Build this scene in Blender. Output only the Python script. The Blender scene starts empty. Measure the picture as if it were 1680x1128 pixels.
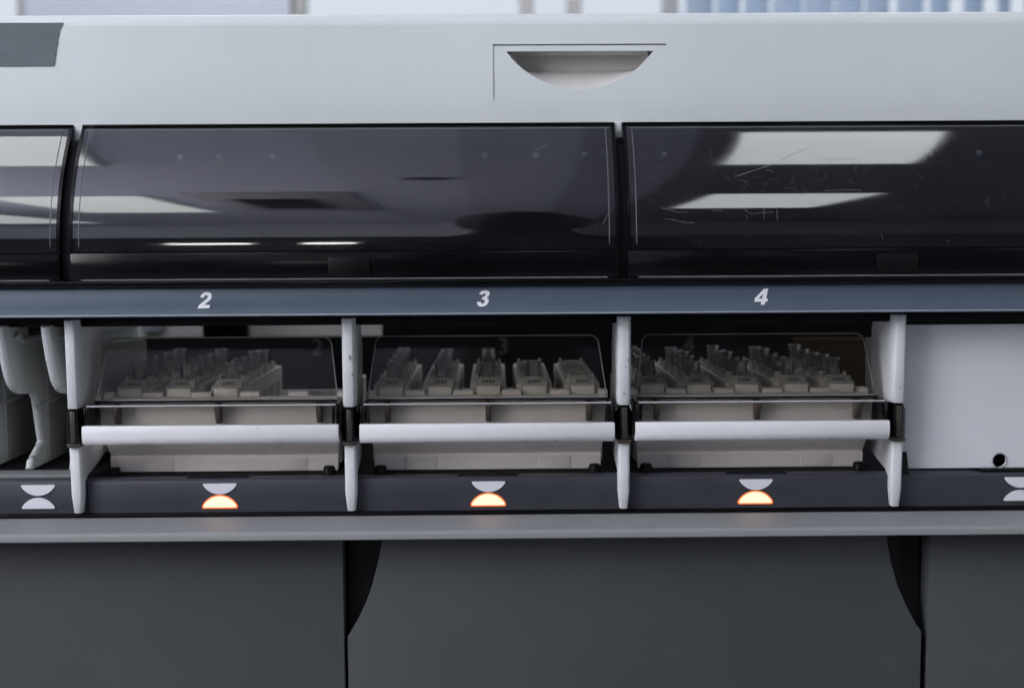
import bpy, bmesh, math, random
from mathutils import Vector, Matrix

scene = bpy.context.scene
COL = scene.collection
random.seed(7)
MM = 0.001
Z0 = 1000.0            # the machine's reference height above the floor, in mm

# ------------------------------------------------------------------ camera, world, lamps, exposure
cam_data = bpy.data.cameras.new("camera")
cam = bpy.data.objects.new("camera", cam_data)
COL.objects.link(cam)
cam_data.sensor_width = 36.0
cam_data.lens = 48.43
cam_data.clip_start = 0.01
cam_data.clip_end = 60.0
pitch, yaw, roll = math.radians(4.15), math.radians(0.71), math.radians(0.34)
fw = Vector((math.sin(yaw) * math.cos(pitch), math.cos(yaw) * math.cos(pitch), -math.sin(pitch)))
rt = Vector((math.cos(yaw), -math.sin(yaw), 0))
up = rt.cross(fw)
r2 = rt * math.cos(roll) - up * math.sin(roll)
u2 = up * math.cos(roll) + rt * math.sin(roll)
cam.matrix_world = Matrix(((r2.x, u2.x, -fw.x, 0.0), (r2.y, u2.y, -fw.y, -0.745),
                           (r2.z, u2.z, -fw.z, 1.10), (0, 0, 0, 1)))
cam_data.dof.use_dof = True
cam_data.dof.focus_distance = 0.752
cam_data.dof.aperture_fstop = 7.1
scene.camera = cam

world = bpy.data.worlds.new("World")
scene.world = world
world.use_nodes = True
bg = world.node_tree.nodes["Background"]
bg.inputs[0].default_value = (0.72, 0.76, 0.86, 1)
bg.inputs[1].default_value = 0.60

vs = scene.view_settings
vs.view_transform = 'Standard'
vs.look = 'None'
vs.gamma = 1.0
vs.use_curve_mapping = False
vs.exposure = 0.29
LAMP = 2.6             # radiance of the ceiling troffers

cy = scene.cycles
cy.max_bounces = 10
cy.transparent_max_bounces = 24
cy.diffuse_bounces = 4
cy.glossy_bounces = 4
cy.caustics_reflective = False
cy.caustics_refractive = False
cy.use_denoising = True
cy.sample_clamp_indirect = 4.0


# ------------------------------------------------------------------ materials
MATS = {}


def mat(name, col, rough=0.5, spec=0.5, metal=0.0, noise=0.0, nscale=60.0, bump=0.0, bscale=900.0,
        emit=None, emit_s=0.0, coat=0.0, rvar=0.0, specks=0.0):
    if name in MATS:
        return MATS[name]
    m = bpy.data.materials.new(name)
    m.use_nodes = True
    nt = m.node_tree
    b = nt.nodes["Principled BSDF"]
    b.inputs["Base Color"].default_value = (*col, 1)
    b.inputs["Roughness"].default_value = rough
    b.inputs["Specular IOR Level"].default_value = spec
    b.inputs["Metallic"].default_value = metal
    b.inputs["Coat Weight"].default_value = coat
    tc = nt.nodes.new("ShaderNodeTexCoord")
    if noise or rvar:
        n = nt.nodes.new("ShaderNodeTexNoise")
        n.inputs["Scale"].default_value = nscale
        n.inputs["Detail"].default_value = 6
        n.inputs["Roughness"].default_value = 0.65
        nt.links.new(tc.outputs["Object"], n.inputs["Vector"])
        if noise:
            mp = nt.nodes.new("ShaderNodeMapRange")
            mp.inputs["From Min"].default_value = 0.3
            mp.inputs["From Max"].default_value = 0.7
            mp.inputs["To Min"].default_value = 1 - noise
            mp.inputs["To Max"].default_value = 1 + noise
            nt.links.new(n.outputs["Fac"], mp.inputs["Value"])
            mx = nt.nodes.new("ShaderNodeVectorMath")
            mx.operation = 'SCALE'
            mx.inputs[0].default_value = col
            nt.links.new(mp.outputs["Result"], mx.inputs["Scale"])
            nt.links.new(mx.outputs["Vector"], b.inputs["Base Color"])
        if rvar:
            mr = nt.nodes.new("ShaderNodeMapRange")
            mr.inputs["From Min"].default_value = 0.3
            mr.inputs["From Max"].default_value = 0.7
            mr.inputs["To Min"].default_value = max(0.02, rough - rvar)
            mr.inputs["To Max"].default_value = rough + rvar
            nt.links.new(n.outputs["Fac"], mr.inputs["Value"])
            nt.links.new(mr.outputs["Result"], b.inputs["Roughness"])
    if bump:
        n2 = nt.nodes.new("ShaderNodeTexNoise")
        n2.inputs["Scale"].default_value = bscale
        n2.inputs["Detail"].default_value = 3
        nt.links.new(tc.outputs["Object"], n2.inputs["Vector"])
        bp = nt.nodes.new("ShaderNodeBump")
        bp.inputs["Strength"].default_value = bump
        bp.inputs["Distance"].default_value = 0.0004
        nt.links.new(n2.outputs["Fac"], bp.inputs["Height"])
        nt.links.new(bp.outputs["Normal"], b.inputs["Normal"])
    if specks:
        n3 = nt.nodes.new("ShaderNodeTexNoise")
        n3.inputs["Scale"].default_value = 260
        n3.inputs["Detail"].default_value = 2
        nt.links.new(tc.outputs["Object"], n3.inputs["Vector"])
        mp3 = nt.nodes.new("ShaderNodeMapRange")
        mp3.inputs["From Min"].default_value = 0.70
        mp3.inputs["From Max"].default_value = 0.76
        mp3.inputs["To Max"].default_value = specks
        nt.links.new(n3.outputs["Fac"], mp3.inputs["Value"])
        mx3 = nt.nodes.new("ShaderNodeMix")
        mx3.data_type = 'RGBA'
        mx3.inputs["B"].default_value = (0.10, 0.095, 0.09, 1)
        src = b.inputs["Base Color"].links[0].from_socket if b.inputs["Base Color"].links else None
        if src:
            nt.links.new(src, mx3.inputs["A"])
        else:
            mx3.inputs["A"].default_value = (*col, 1)
        nt.links.new(mp3.outputs["Result"], mx3.inputs["Factor"])
        nt.links.new(mx3.outputs["Result"], b.inputs["Base Color"])
    if emit:
        b.inputs["Emission Color"].default_value = (*emit, 1)
        b.inputs["Emission Strength"].default_value = emit_s
    MATS[name] = m
    return m


def clear_mat(name, tint, ior=1.5, rough=0.02, haze=(0.5, 0.5, 0.5), haze_f=0.0, boost=1.0, smear=0.0):
    """thin clear plastic sheet: tinted see-through body, mirror-like surface, a little surface haze"""
    m = bpy.data.materials.new(name)
    m.use_nodes = True
    nt = m.node_tree
    nt.nodes.remove(nt.nodes["Principled BSDF"])
    out = nt.nodes["Material Output"]
    tr = nt.nodes.new("ShaderNodeBsdfTransparent")
    tr.inputs[0].default_value = (*tint, 1)
    gl = nt.nodes.new("ShaderNodeBsdfGlossy")
    gl.inputs["Roughness"].default_value = rough
    gl.inputs["Color"].default_value = (1, 1, 1, 1)
    df = nt.nodes.new("ShaderNodeBsdfDiffuse")
    df.inputs["Color"].default_value = (*haze, 1)
    mh = nt.nodes.new("ShaderNodeMixShader")
    mh.inputs[0].default_value = haze_f
    nt.links.new(tr.outputs[0], mh.inputs[1])
    nt.links.new(df.outputs[0], mh.inputs[2])
    fr = nt.nodes.new("ShaderNodeFresnel")
    fr.inputs["IOR"].default_value = ior
    mu = nt.nodes.new("ShaderNodeMath")
    mu.operation = 'MULTIPLY'
    mu.use_clamp = True
    mu.inputs[1].default_value = boost
    nt.links.new(fr.outputs[0], mu.inputs[0])
    mx = nt.nodes.new("ShaderNodeMixShader")
    nt.links.new(mu.outputs[0], mx.inputs[0])
    nt.links.new(mh.outputs[0], mx.inputs[1])
    nt.links.new(gl.outputs[0], mx.inputs[2])
    nt.links.new(mx.outputs[0], out.inputs["Surface"])
    if smear or haze_f:
        tc = nt.nodes.new("ShaderNodeTexCoord")
        mapn = nt.nodes.new("ShaderNodeMapping")
        mapn.inputs["Scale"].default_value = (14, 60, 60)
        nt.links.new(tc.outputs["Object"], mapn.inputs["Vector"])
        n = nt.nodes.new("ShaderNodeTexNoise")
        n.inputs["Scale"].default_value = 1.0
        n.inputs["Detail"].default_value = 8
        n.inputs["Roughness"].default_value = 0.7
        nt.links.new(mapn.outputs[0], n.inputs["Vector"])
        mp = nt.nodes.new("ShaderNodeMapRange")
        mp.inputs["From Min"].default_value = 0.35
        mp.inputs["From Max"].default_value = 0.75
        mp.inputs["To Min"].default_value = haze_f * 0.5
        mp.inputs["To Max"].default_value = haze_f * 1.6
        nt.links.new(n.outputs["Fac"], mp.inputs["Value"])
        nt.links.new(mp.outputs["Result"], mh.inputs[0])
        if smear:
            mr = nt.nodes.new("ShaderNodeMapRange")
            mr.inputs["From Min"].default_value = 0.35
            mr.inputs["From Max"].default_value = 0.75
            mr.inputs["To Min"].default_value = rough
            mr.inputs["To Max"].default_value = rough + smear
            nt.links.new(n.outputs["Fac"], mr.inputs["Value"])
            nt.links.new(mr.outputs["Result"], gl.inputs["Roughness"])
    MATS[name] = m
    return m


WHITE = mat("white_plastic", (0.62, 0.655, 0.665), 0.42, 0.4, noise=0.045, nscale=7, bump=0.14, bscale=1400, rvar=0.08)
DIVW = mat("divider_plastic", (0.62, 0.63, 0.65), 0.45, 0.4, noise=0.05, nscale=40, bump=0.15, bscale=1600, specks=0.8)
BARW = mat("handle_plastic", (0.70, 0.70, 0.73), 0.38, 0.4, noise=0.04, nscale=30, bump=0.12, bscale=1200, rvar=0.08, specks=0.35)
GREYP = mat("lane_plastic", (0.40, 0.41, 0.38), 0.5, 0.4, noise=0.05, nscale=30, bump=0.1)
TRAYP = mat("tray_plastic", (0.86, 0.79, 0.755), 0.5, 0.35, noise=0.05, nscale=45, bump=0.1)
RACKP = mat("rack_plastic", (0.84, 0.79, 0.72), 0.5, 0.35, noise=0.07, nscale=120, bump=0.1)
BLACK = mat("black_plastic", (0.004, 0.0045, 0.005), 0.45, 0.15, noise=0.15, nscale=50, bump=0.12, rvar=0.08)
GLOSSB = mat("gloss_black_plastic", (0.004, 0.004, 0.005), 0.16, 0.22, noise=0.2, nscale=30, rvar=0.05)
INNER = mat("inner_black", (0.007, 0.008, 0.009), 0.7, 0.1, noise=0.2, nscale=20)
NAVY = mat("navy_rail_paint", (0.080, 0.106, 0.145), 0.45, 0.35, noise=0.06, nscale=30, bump=0.25, bscale=1500, rvar=0.08)
DECK = mat("deck_plastic", (0.046, 0.048, 0.060), 0.45, 0.25, noise=0.10, nscale=45, bump=0.3, bscale=1500, rvar=0.08)
BROWN = mat("latch_brown", (0.045, 0.038, 0.030), 0.3, 0.5, noise=0.15, nscale=90)
LEDGE = mat("ledge_grey", (0.235, 0.24, 0.248), 0.55, 0.35, noise=0.04, nscale=14, bump=0.1)
CAB = mat("cabinet_grey", (0.060, 0.065, 0.068), 0.55, 0.3, noise=0.10, nscale=6, bump=0.35, bscale=1300, rvar=0.06)
POCKET = mat("pocket_grey", (0.03, 0.032, 0.034), 0.6, 0.3, noise=0.08, nscale=30)
TAPE = mat("grey_tape", (0.115, 0.135, 0.150), 0.6, 0.3, noise=0.10, nscale=70, bump=0.4, bscale=700)
DIGIT = mat("digit_paint", (0.85, 0.86, 0.90), 0.5, 0.3)
GHOST = mat("faded_digit_paint", (0.10, 0.11, 0.11), 0.6, 0.2)
LENS = mat("indicator_white", (0.74, 0.74, 0.80), 0.3, 0.5)
LIT = mat("indicator_lit", (0.9, 0.6, 0.4), 0.3, 0.5, emit=(1.0, 0.58, 0.37), emit_s=1.0)
LITRIM = mat("indicator_lit_edge", (0.5, 0.15, 0.05), 0.35, 0.5, emit=(1.0, 0.17, 0.03), emit_s=0.7)
INK = mat("label_ink", (0.13, 0.125, 0.12), 0.6, 0.2)
PAPER = mat("label_paper", (0.62, 0.60, 0.56), 0.6, 0.2, noise=0.08, nscale=300)
AMBER = mat("amber_plastic", (0.060, 0.030, 0.005), 0.5, 0.3)
EDGE = mat("rim_highlight_grey", (0.10, 0.10, 0.11), 0.25, 0.5)
SCRATCH = mat("scratch", (0.26, 0.27, 0.28), 0.7, 0.2)
BOLT = mat("bolt_steel", (0.55, 0.57, 0.6), 0.4, 0.5)
CREAM = mat("inner_cream", (0.62, 0.60, 0.55), 0.6, 0.3, noise=0.04, nscale=20)
TINT = clear_mat("smoked_cover", (0.40, 0.42, 0.47), 1.52, 0.025, (0.45, 0.46, 0.52), 0.014, 2.5, smear=0.05)
INSIDE = clear_mat("sheet_inner_face", (0.96, 0.96, 0.96), 1.0, 0.05, boost=0.0)
LID = clear_mat("clear_lid", (0.88, 0.87, 0.83), 1.45, 0.02, (0.45, 0.46, 0.45), 0.006, 0.8, smear=0.03)
TUBE = clear_mat("tube_plastic", (0.92, 0.92, 0.92), 1.5, 0.10, (0.8, 0.8, 0.78), 0.20, 1.3)
GLASS = clear_mat("window_glass", (0.93, 0.95, 0.97), 1.45, 0.0)


# ------------------------------------------------------------------ mesh helpers (mm, z measured from Z0)
def V(x, y, z):
    return Vector((x * MM, y * MM, z * MM))


def bevel_bm(bm, w, seg=2, angle=30):
    bmesh.ops.recalc_face_normals(bm, faces=bm.faces)
    es = [e for e in bm.edges if len(e.link_faces) == 2 and e.calc_face_angle(0) > math.radians(angle)]
    if es and w > 0:
        bmesh.ops.bevel(bm, geom=es, offset=w * MM, offset_type='OFFSET', segments=seg, profile=0.5,
                        affect='EDGES', clamp_overlap=True)


def merge(dst, src):
    me = bpy.data.meshes.new("tmp")
    src.to_mesh(me)
    src.free()
    dst.from_mesh(me)
    bpy.data.meshes.remove(me)


def box(x0, x1, y0, y1, z0, z1, bev=0.0, seg=2, into=None):
    bm = bmesh.new()
    vs_ = [bm.verts.new(V(x, y, z)) for x in (x0, x1) for y in (y0, y1) for z in (z0, z1)]
    for f in ((0, 1, 3, 2), (4, 6, 7, 5), (0, 4, 5, 1), (2, 3, 7, 6), (0, 2, 6, 4), (1, 5, 7, 3)):
        bm.faces.new([vs_[i] for i in f])
    bevel_bm(bm, bev, seg)
    if into is not None:
        merge(into, bm)
        return into
    return bm


def prism_x(pts, x0, x1, bev=0.0, seg=2, into=None, angle=30):
    """profile in (y, z), extruded along x"""
    bm = bmesh.new()
    a = [bm.verts.new(V(x0, y, z)) for y, z in pts]
    b = [bm.verts.new(V(x1, y, z)) for y, z in pts]
    bm.faces.new(a)
    bm.faces.new(list(reversed(b)))
    n = len(pts)
    for i in range(n):
        bm.faces.new((a[i], b[i], b[(i + 1) % n], a[(i + 1) % n]))
    bevel_bm(bm, bev, seg, angle)
    if into is not None:
        merge(into, bm)
        return into
    return bm


def prism_y(pts, y0, y1, bev=0.0, seg=2, into=None, angle=30):
    """profile in (x, z), extruded along y"""
    bm = bmesh.new()
    a = [bm.verts.new(V(x, y0, z)) for x, z in pts]
    b = [bm.verts.new(V(x, y1, z)) for x, z in pts]
    bm.faces.new(a)
    bm.faces.new(list(reversed(b)))
    n = len(pts)
    for i in range(n):
        bm.faces.new((a[i], b[i], b[(i + 1) % n], a[(i + 1) % n]))
    bevel_bm(bm, bev, seg, angle)
    if into is not None:
        merge(into, bm)
        return into
    return bm


def prism_z(pts, z0, z1, bev=0.0, seg=2):
    bm = bmesh.new()
    a = [bm.verts.new(V(x, y, z0)) for x, y in pts]
    b = [bm.verts.new(V(x, y, z1)) for x, y in pts]
    bm.faces.new(a)
    bm.faces.new(list(reversed(b)))
    n = len(pts)
    for i in range(n):
        bm.faces.new((a[i], b[i], b[(i + 1) % n], a[(i + 1) % n]))
    bevel_bm(bm, bev, seg)
    return bm


def plate_y(outer, hole, y0, y1, bev=0.0):
    """plate in the x-z plane with one hole, front at y0, back at y1"""
    bm = bmesh.new()
    loops = []
    for y in (y0, y1):
        es = []
        ls = []
        for pts in (outer, hole):
            vv = [bm.verts.new(V(x, y, z)) for x, z in pts]
            ls.append(vv)
            es += [bm.edges.new((vv[i], vv[(i + 1) % len(vv)])) for i in range(len(vv))]
        bmesh.ops.triangle_fill(bm, edges=es, use_beauty=True, use_dissolve=False)
        loops.append(ls)
    for k in range(2):
        a, b = loops[0][k], loops[1][k]
        n = len(a)
        for i in range(n):
            bm.faces.new((a[i], b[i], b[(i + 1) % n], a[(i + 1) % n]))
    bmesh.ops.recalc_face_normals(bm, faces=bm.faces)
    return bm


def lathe(prof, seg=16, cx=0, cy_=0, into=None):
    """profile of (r, z) turned about a vertical axis"""
    bm = bmesh.new()
    rings = []
    for r, z in prof:
        if r <= 0:
            rings.append([bm.verts.new(V(cx, cy_, z))])
        else:
            rings.append([bm.verts.new(V(cx + r * math.cos(2 * math.pi * i / seg), cy_ + r * math.sin(2 * math.pi * i / seg), z))
                          for i in range(seg)])
    for a, b in zip(rings, rings[1:]):
        for i in range(seg):
            j = (i + 1) % seg
            if len(a) == 1 and len(b) == 1:
                continue
            if len(a) == 1:
                bm.faces.new((a[0], b[i], b[j]))
            elif len(b) == 1:
                bm.faces.new((a[i], a[j], b[0]))
            else:
                bm.faces.new((a[i], a[j], b[j], b[i]))
    bmesh.ops.recalc_face_normals(bm, faces=bm.faces)
    if into is not None:
        merge(into, bm)
        return into
    return bm


def tube_path(pts, r, seg=6, closed=False):
    """round bar along points given in mm"""
    bm = bmesh.new()
    P = [Vector(p) for p in pts]
    n = len(P)
    rings = []
    for i in range(n):
        if closed:
            t = (P[(i + 1) % n] - P[i - 1]).normalized()
        else:
            t = (P[min(i + 1, n - 1)] - P[max(i - 1, 0)]).normalized()
        ref = Vector((0, 1, 0)) if abs(t.y) < 0.8 else Vector((1, 0, 0))
        a = t.cross(ref).normalized()
        b = t.cross(a)
        rings.append([bm.verts.new((P[i] + a * r * math.cos(2 * math.pi * k / seg) + b * r * math.sin(2 * math.pi * k / seg)) * MM)
                      for k in range(seg)])
    m = n if closed else n - 1
    for i in range(m):
        A, B = rings[i], rings[(i + 1) % n]
        for k in range(seg):
            bm.faces.new((A[k], A[(k + 1) % seg], B[(k + 1) % seg], B[k]))
    if not closed:
        bm.faces.new(rings[0])
        bm.faces.new(list(reversed(rings[-1])))
    bmesh.ops.recalc_face_normals(bm, faces=bm.faces)
    return bm


def obj(name, bm, material, parent=None, smooth=True, lift=True):
    """link a bmesh as one mesh object; lift = its z was measured from the machine's reference height"""
    if lift:
        bmesh.ops.translate(bm, verts=bm.verts, vec=(0, 0, Z0 * MM))
    me = bpy.data.meshes.new(name)
    bm.to_mesh(me)
    bm.free()
    me.materials.append(material)
    if smooth:
        for p in me.polygons:
            p.use_smooth = True
        me.set_sharp_from_angle(angle=math.radians(35))
    o = bpy.data.objects.new(name, me)
    COL.objects.link(o)
    o.parent = parent
    return o


def thing(name, label, cat, loc=(0, 0, 0), group=None):
    o = bpy.data.objects.new(name, None)
    o.empty_display_size = 0.02
    COL.objects.link(o)
    o.location = loc
    o["label"] = label
    o["category"] = cat
    if group:
        o["group"] = group
    return o


def tag(o, label, cat, group=None):
    o["label"] = label
    o["category"] = cat
    if group:
        o["group"] = group
    return o


def inner_faces(o, test):
    """give the sheet's back and edge faces the plain see-through material, so that only the front face mirrors"""
    o.data.materials.append(INSIDE)
    for p in o.data.polygons:
        if test(p):
            p.material_index = 1


def struct(o):
    o["kind"] = "structure"
    return o


def dup(root, loc, label, group):
    r = root.copy()
    COL.objects.link(r)
    r.location = loc
    r["label"] = label
    r["group"] = group
    for ch in list(root.children):
        c = ch.copy()
        COL.objects.link(c)
        c.parent = r
        for g in list(ch.children):
            d = g.copy()
            COL.objects.link(d)
            d.parent = c
    return r


def text_mesh(txt, size, shear=0.0, offset=0.0, extrude=0.15, wide=1.0):
    """lettering as a flat mesh in the x-z plane facing -y, centred on its middle, sizes in mm"""
    cu = bpy.data.curves.new("txt", 'FONT')
    cu.body = txt
    cu.size = 1.0
    cu.shear = shear
    cu.offset = offset
    cu.align_x = 'CENTER'
    cu.resolution_u = 6
    o = bpy.data.objects.new("txt", cu)
    COL.objects.link(o)
    dg = bpy.context.evaluated_depsgraph_get()
    me = bpy.data.meshes.new_from_object(o.evaluated_get(dg))
    bpy.data.objects.remove(o)
    bm = bmesh.new()
    bm.from_mesh(me)
    bpy.data.meshes.remove(me)
    xs = [v.co.x for v in bm.verts]
    ys = [v.co.y for v in bm.verts]
    h = max(ys) - min(ys)
    k = size / h * MM
    cx, cyy = (max(xs) + min(xs)) / 2, (max(ys) + min(ys)) / 2
    for v in bm.verts:
        v.co = Vector(((v.co.x - cx) * k * wide, 0, (v.co.y - cyy) * k))
    bmesh.ops.recalc_face_normals(bm, faces=bm.faces)
    f = bmesh.ops.extrude_face_region(bm, geom=list(bm.faces))
    bmesh.ops.translate(bm, verts=[g for g in f["geom"] if isinstance(g, bmesh.types.BMVert)], vec=(0, -extrude * MM, 0))
    bmesh.ops.recalc_face_normals(bm, faces=bm.faces)
    return bm


def moved(bm, x, y, z):
    bmesh.ops.translate(bm, verts=bm.verts, vec=V(x, y, z))
    return bm


# ------------------------------------------------------------------ the setting: floor, ceiling, window wall
fl = struct(obj("floor", box(-3500, 3500, -5000, 3000, -40, 0), mat("floor_vinyl", (0.36, 0.36, 0.38), 0.45, 0.4, noise=0.08, nscale=3), lift=False))
for k_, (x0, x1, c_) in enumerate(((-3500, -300, 0.86), (-299, -60, 0.76), (-59, 150, 0.60), (151, 340, 0.40), (341, 3500, 0.18))):  # tints step darker to the right, imitating light falling off across the ceiling
    cm_ = mat("ceiling_falloff_%s" % "abcde"[k_], (c_ * 0.92, c_ * 0.93, c_ * 1.13), 0.8, 0.2, noise=0.03, nscale=4)
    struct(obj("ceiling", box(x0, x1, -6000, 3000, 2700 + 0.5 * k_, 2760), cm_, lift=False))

# wall behind the viewer, mirrored low in the smoked covers
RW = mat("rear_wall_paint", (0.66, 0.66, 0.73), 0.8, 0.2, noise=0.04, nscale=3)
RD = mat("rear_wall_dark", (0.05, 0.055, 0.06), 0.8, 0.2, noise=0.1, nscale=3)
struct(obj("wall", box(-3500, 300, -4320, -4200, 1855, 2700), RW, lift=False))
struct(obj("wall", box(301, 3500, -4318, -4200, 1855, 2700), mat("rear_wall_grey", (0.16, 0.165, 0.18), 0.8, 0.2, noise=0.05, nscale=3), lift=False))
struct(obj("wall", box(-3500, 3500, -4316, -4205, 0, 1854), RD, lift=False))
for k_, (x0, x1) in enumerate(((-1160, -870), (-680, -385))):
    o_ = obj("lamp_strip", box(x0, x1, -4204, -4190, 1440, 1530, 2), mat("lamp_strip_glow", (0.8, 0.8, 0.8), 0.5, 0.2, emit=(1, 0.98, 0.95), emit_s=9.0), lift=False)
    tag(o_, ("lit wall lamp strip mirrored low in the cover, left of number 2", "lit wall lamp strip mirrored low in the cover, between numbers 2 and 3")[k_], "lamp", "wall lamp strips behind the viewer")
# window wall far behind the machine
WY = 2500
wallp = mat("wall_paint", (0.80, 0.84, 0.90), 0.7, 0.2, noise=0.03, nscale=3)
wb = bmesh.new()
for a in ((-3500, 3500, WY, WY + 120, 0, 900), (-3500, 3500, WY, WY + 120, 2300, 2700), (-3500, -1300, WY, WY + 120, 900, 2300),
          (-1080, -470, WY, WY + 120, 900, 2300), (2300, 3500, WY, WY + 120, 900, 2300)):
    box(*a, into=wb)
struct(obj("wall", wb, wallp, lift=False))
SKYM = mat("sky_glow", (0, 0, 0), 1, 0, emit=(0.88, 0.93, 1.0), emit_s=0.75)
sky = struct(obj("sky", box(-3800, 3800, WY + 900, WY + 910, 0, 3500), SKYM, lift=False))
FRAME = mat("window_frame_grey", (0.62, 0.60, 0.58), 0.5, 0.4)
for (x0, x1, mull, lab) in ((-1300, -1080, (), "narrow window behind the machine at the left edge"),
                            (-470, 2300, (80, 192, 420, 1300), "wide window with mullions behind the white housing")):
    w_ = thing("window", lab, "window", (0, 0, 0))
    fr = bmesh.new()
    for a in ((x0 + 1, x0 + 31, WY + 30, WY + 90, 901, 2299), (x1 - 31, x1 - 1, WY + 30, WY + 90, 901, 2299),
              (x0 + 31, x1 - 31, WY + 30, WY + 90, 901, 941), (x0 + 31, x1 - 31, WY + 30, WY + 90, 2259, 2299)):
        box(*a, bev=3, into=fr)
    obj("frame", fr, FRAME, w_, lift=False)
    for mxx in mull:
        obj("mullion", box(mxx - 17, mxx + 17, WY + 32, WY + 88, 941, 2259, 3), FRAME, w_, lift=False)
    obj("pane", box(x0 + 31, x1 - 31, WY + 56, WY + 62, 941, 2259), GLASS, w_, lift=False)
BLIND = mat("blind_fabric", (0.80, 0.88, 0.97), 0.8, 0.1)
_nt = BLIND.node_tree
_tl = _nt.nodes.new("ShaderNodeBsdfTranslucent")
_tl.inputs[0].default_value = (0.85, 0.92, 1.0, 1)
_mx = _nt.nodes.new("ShaderNodeMixShader")
_mx.inputs[0].default_value = 0.6
_nt.links.new(_nt.nodes["Principled BSDF"].outputs[0], _mx.inputs[1])
_nt.links.new(_tl.outputs[0], _mx.inputs[2])
_nt.links.new(_mx.outputs[0], _nt.nodes["Material Output"].inputs["Surface"])
bl = thing("vertical_blind", "pale blue vertical blind slats in front of the window, upper right", "blind")
obj("head_rail", box(430, 2250, WY - 95, WY - 45, 2270, 2310, 3), FRAME, bl, lift=False)
xx = 470
k = 0
while xx < 2200:
    ang = math.radians(random.uniform(28, 52))
    hw = 44
    c, s = math.cos(ang) * hw, math.sin(ang) * hw
    pts = [(xx - c, WY - 70 - s), (xx - c * 0.3, WY - 72 - s * 0.3 - 3), (xx + c * 0.3, WY - 72 + s * 0.3 - 3), (xx + c, WY - 70 + s),
           (xx + c, WY - 69 + s), (xx + c * 0.3, WY - 71 + s * 0.3 - 3), (xx - c * 0.3, WY - 71 - s * 0.3 - 3), (xx - c, WY - 69 - s)]
    obj("slat", prism_z(pts, 950, 2270), BLIND, bl, lift=False)
    xx += 70 + random.uniform(-6, 8)

# unseen window-shaped light, added at the left to brighten ceiling and machine
lw = thing("window", "unseen window-shaped light added off to the left of the machine", "window", (0, 0, 0))
obj("pane", box(-1806, -1800, -2050, -750, 1350, 2600), mat("fill_light_pane", (0, 0, 0), 1, 0, emit=(0.97, 0.97, 1.0), emit_s=9.5), lw, lift=False)
lf = bmesh.new()
for a in ((-1820, -1780, -2100, -2051, 1300, 2650), (-1820, -1780, -749, -700, 1300, 2650), (-1820, -1780, -2051, -749, 1300, 1349), (-1820, -1780, -2051, -749, 2601, 2650)):
    box(*a, bev=3, into=lf)
obj("frame", lf, FRAME, lw, lift=False)

# ------------------------------------------------------------------ ceiling fixtures (some mirrored in the smoked covers, others added unseen for fill)
TROFF = mat("troffer_diffuser", (0.8, 0.8, 0.8), 0.6, 0.2, emit=(0.94, 0.98, 1.0), emit_s=LAMP)
TRFR = mat("troffer_frame", (0.75, 0.75, 0.76), 0.5, 0.3)


def troffer(x0, x1, y0, y1, lab, z=2698):
    t = thing("ceiling_lamp", lab, "ceiling lamp", ((x0 + x1) / 2 * MM, (y0 + y1) / 2 * MM, z * MM), "ceiling lamps above and behind the viewer")
    hx, hy = (x1 - x0) / 2, (y1 - y0) / 2
    obj("diffuser", box(-hx, hx, -hy, hy, -6, -1), TROFF, t, lift=False)
    fb = bmesh.new()
    for a in ((-hx - 12, -hx - 0.5, -hy - 12, hy + 12), (hx + 0.5, hx + 12, -hy - 12, hy + 12),
              (-hx - 0.5, hx + 0.5, -hy - 12, -hy - 0.5), (-hx - 0.5, hx + 0.5, hy + 0.5, hy + 12)):
        box(a[0], a[1], a[2], a[3], -10, -1, into=fb)
    obj("frame", fb, TRFR, t, lift=False)
    return t


troffer(410, 745, -770, -150, "ceiling lamp mirrored high in the smoked cover above number 4")
troffer(485, 860, -2600, -1730, "ceiling lamp mirrored lower in the smoked cover above number 4")
troffer(-1050, -700, -720, -160, "ceiling lamp mirrored high in the leftmost smoked cover")
troffer(-1120, -770, -2700, -1680, "ceiling lamp mirrored across the seam left of number 2")
for lx, ly, lab in ((-2700, 300, "unseen fill lamp added off to the left of the machine"), (1950, -700, "unseen fill lamp added off to the right of the machine"),
                    (-2000, -3300, "unseen fill lamp added behind the viewer, far left"), (1950, -2600, "unseen fill lamp added behind the viewer, far right"),
                    (-900, 1650, "unseen fill lamp added beyond the machine, left of its middle"), (500, 1650, "unseen fill lamp added beyond the machine, right of its middle")):
    troffer(lx, lx + 600, ly - 600, ly + 600, lab)  # these lamps are added out of view only to raise the room light
v = thing("ceiling_vent", "dark ceiling air vent mirrored in the cover above number 2", "vent", (-0.49, -2.1, 2.698))
obj("panel", box(-180, 180, -560, 560, -14, -1, 3), mat("vent_panel", (0.5, 0.5, 0.55), 0.6, 0.3), v, lift=False)
obj("grille", box(-105, 85, -350, 260, -22, -14.5, 2), INNER, v, lift=False)
d_ = lathe([(0, -22), (30, -22), (46, -14), (48, -1), (0, -1)], 24)
dv = tag(obj("ceiling_diffuser", d_, mat("diffuser_grey", (0.12, 0.12, 0.16), 0.6, 0.3), lift=False),
         "small round dark ceiling fitting mirrored above number 3", "vent")
dv.location = (-0.13, -1.11, 2.70)

# ------------------------------------------------------------------ the analyser: one big machine
AN = thing("laboratory_analyser", "white and black laboratory sample analyser filling the picture", "machine", (0, 0, 0))
XL, XR = -560.0, 640.0
BAYS = {2: -154.5, 3: -4.5, 4: 145.5}

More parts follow.
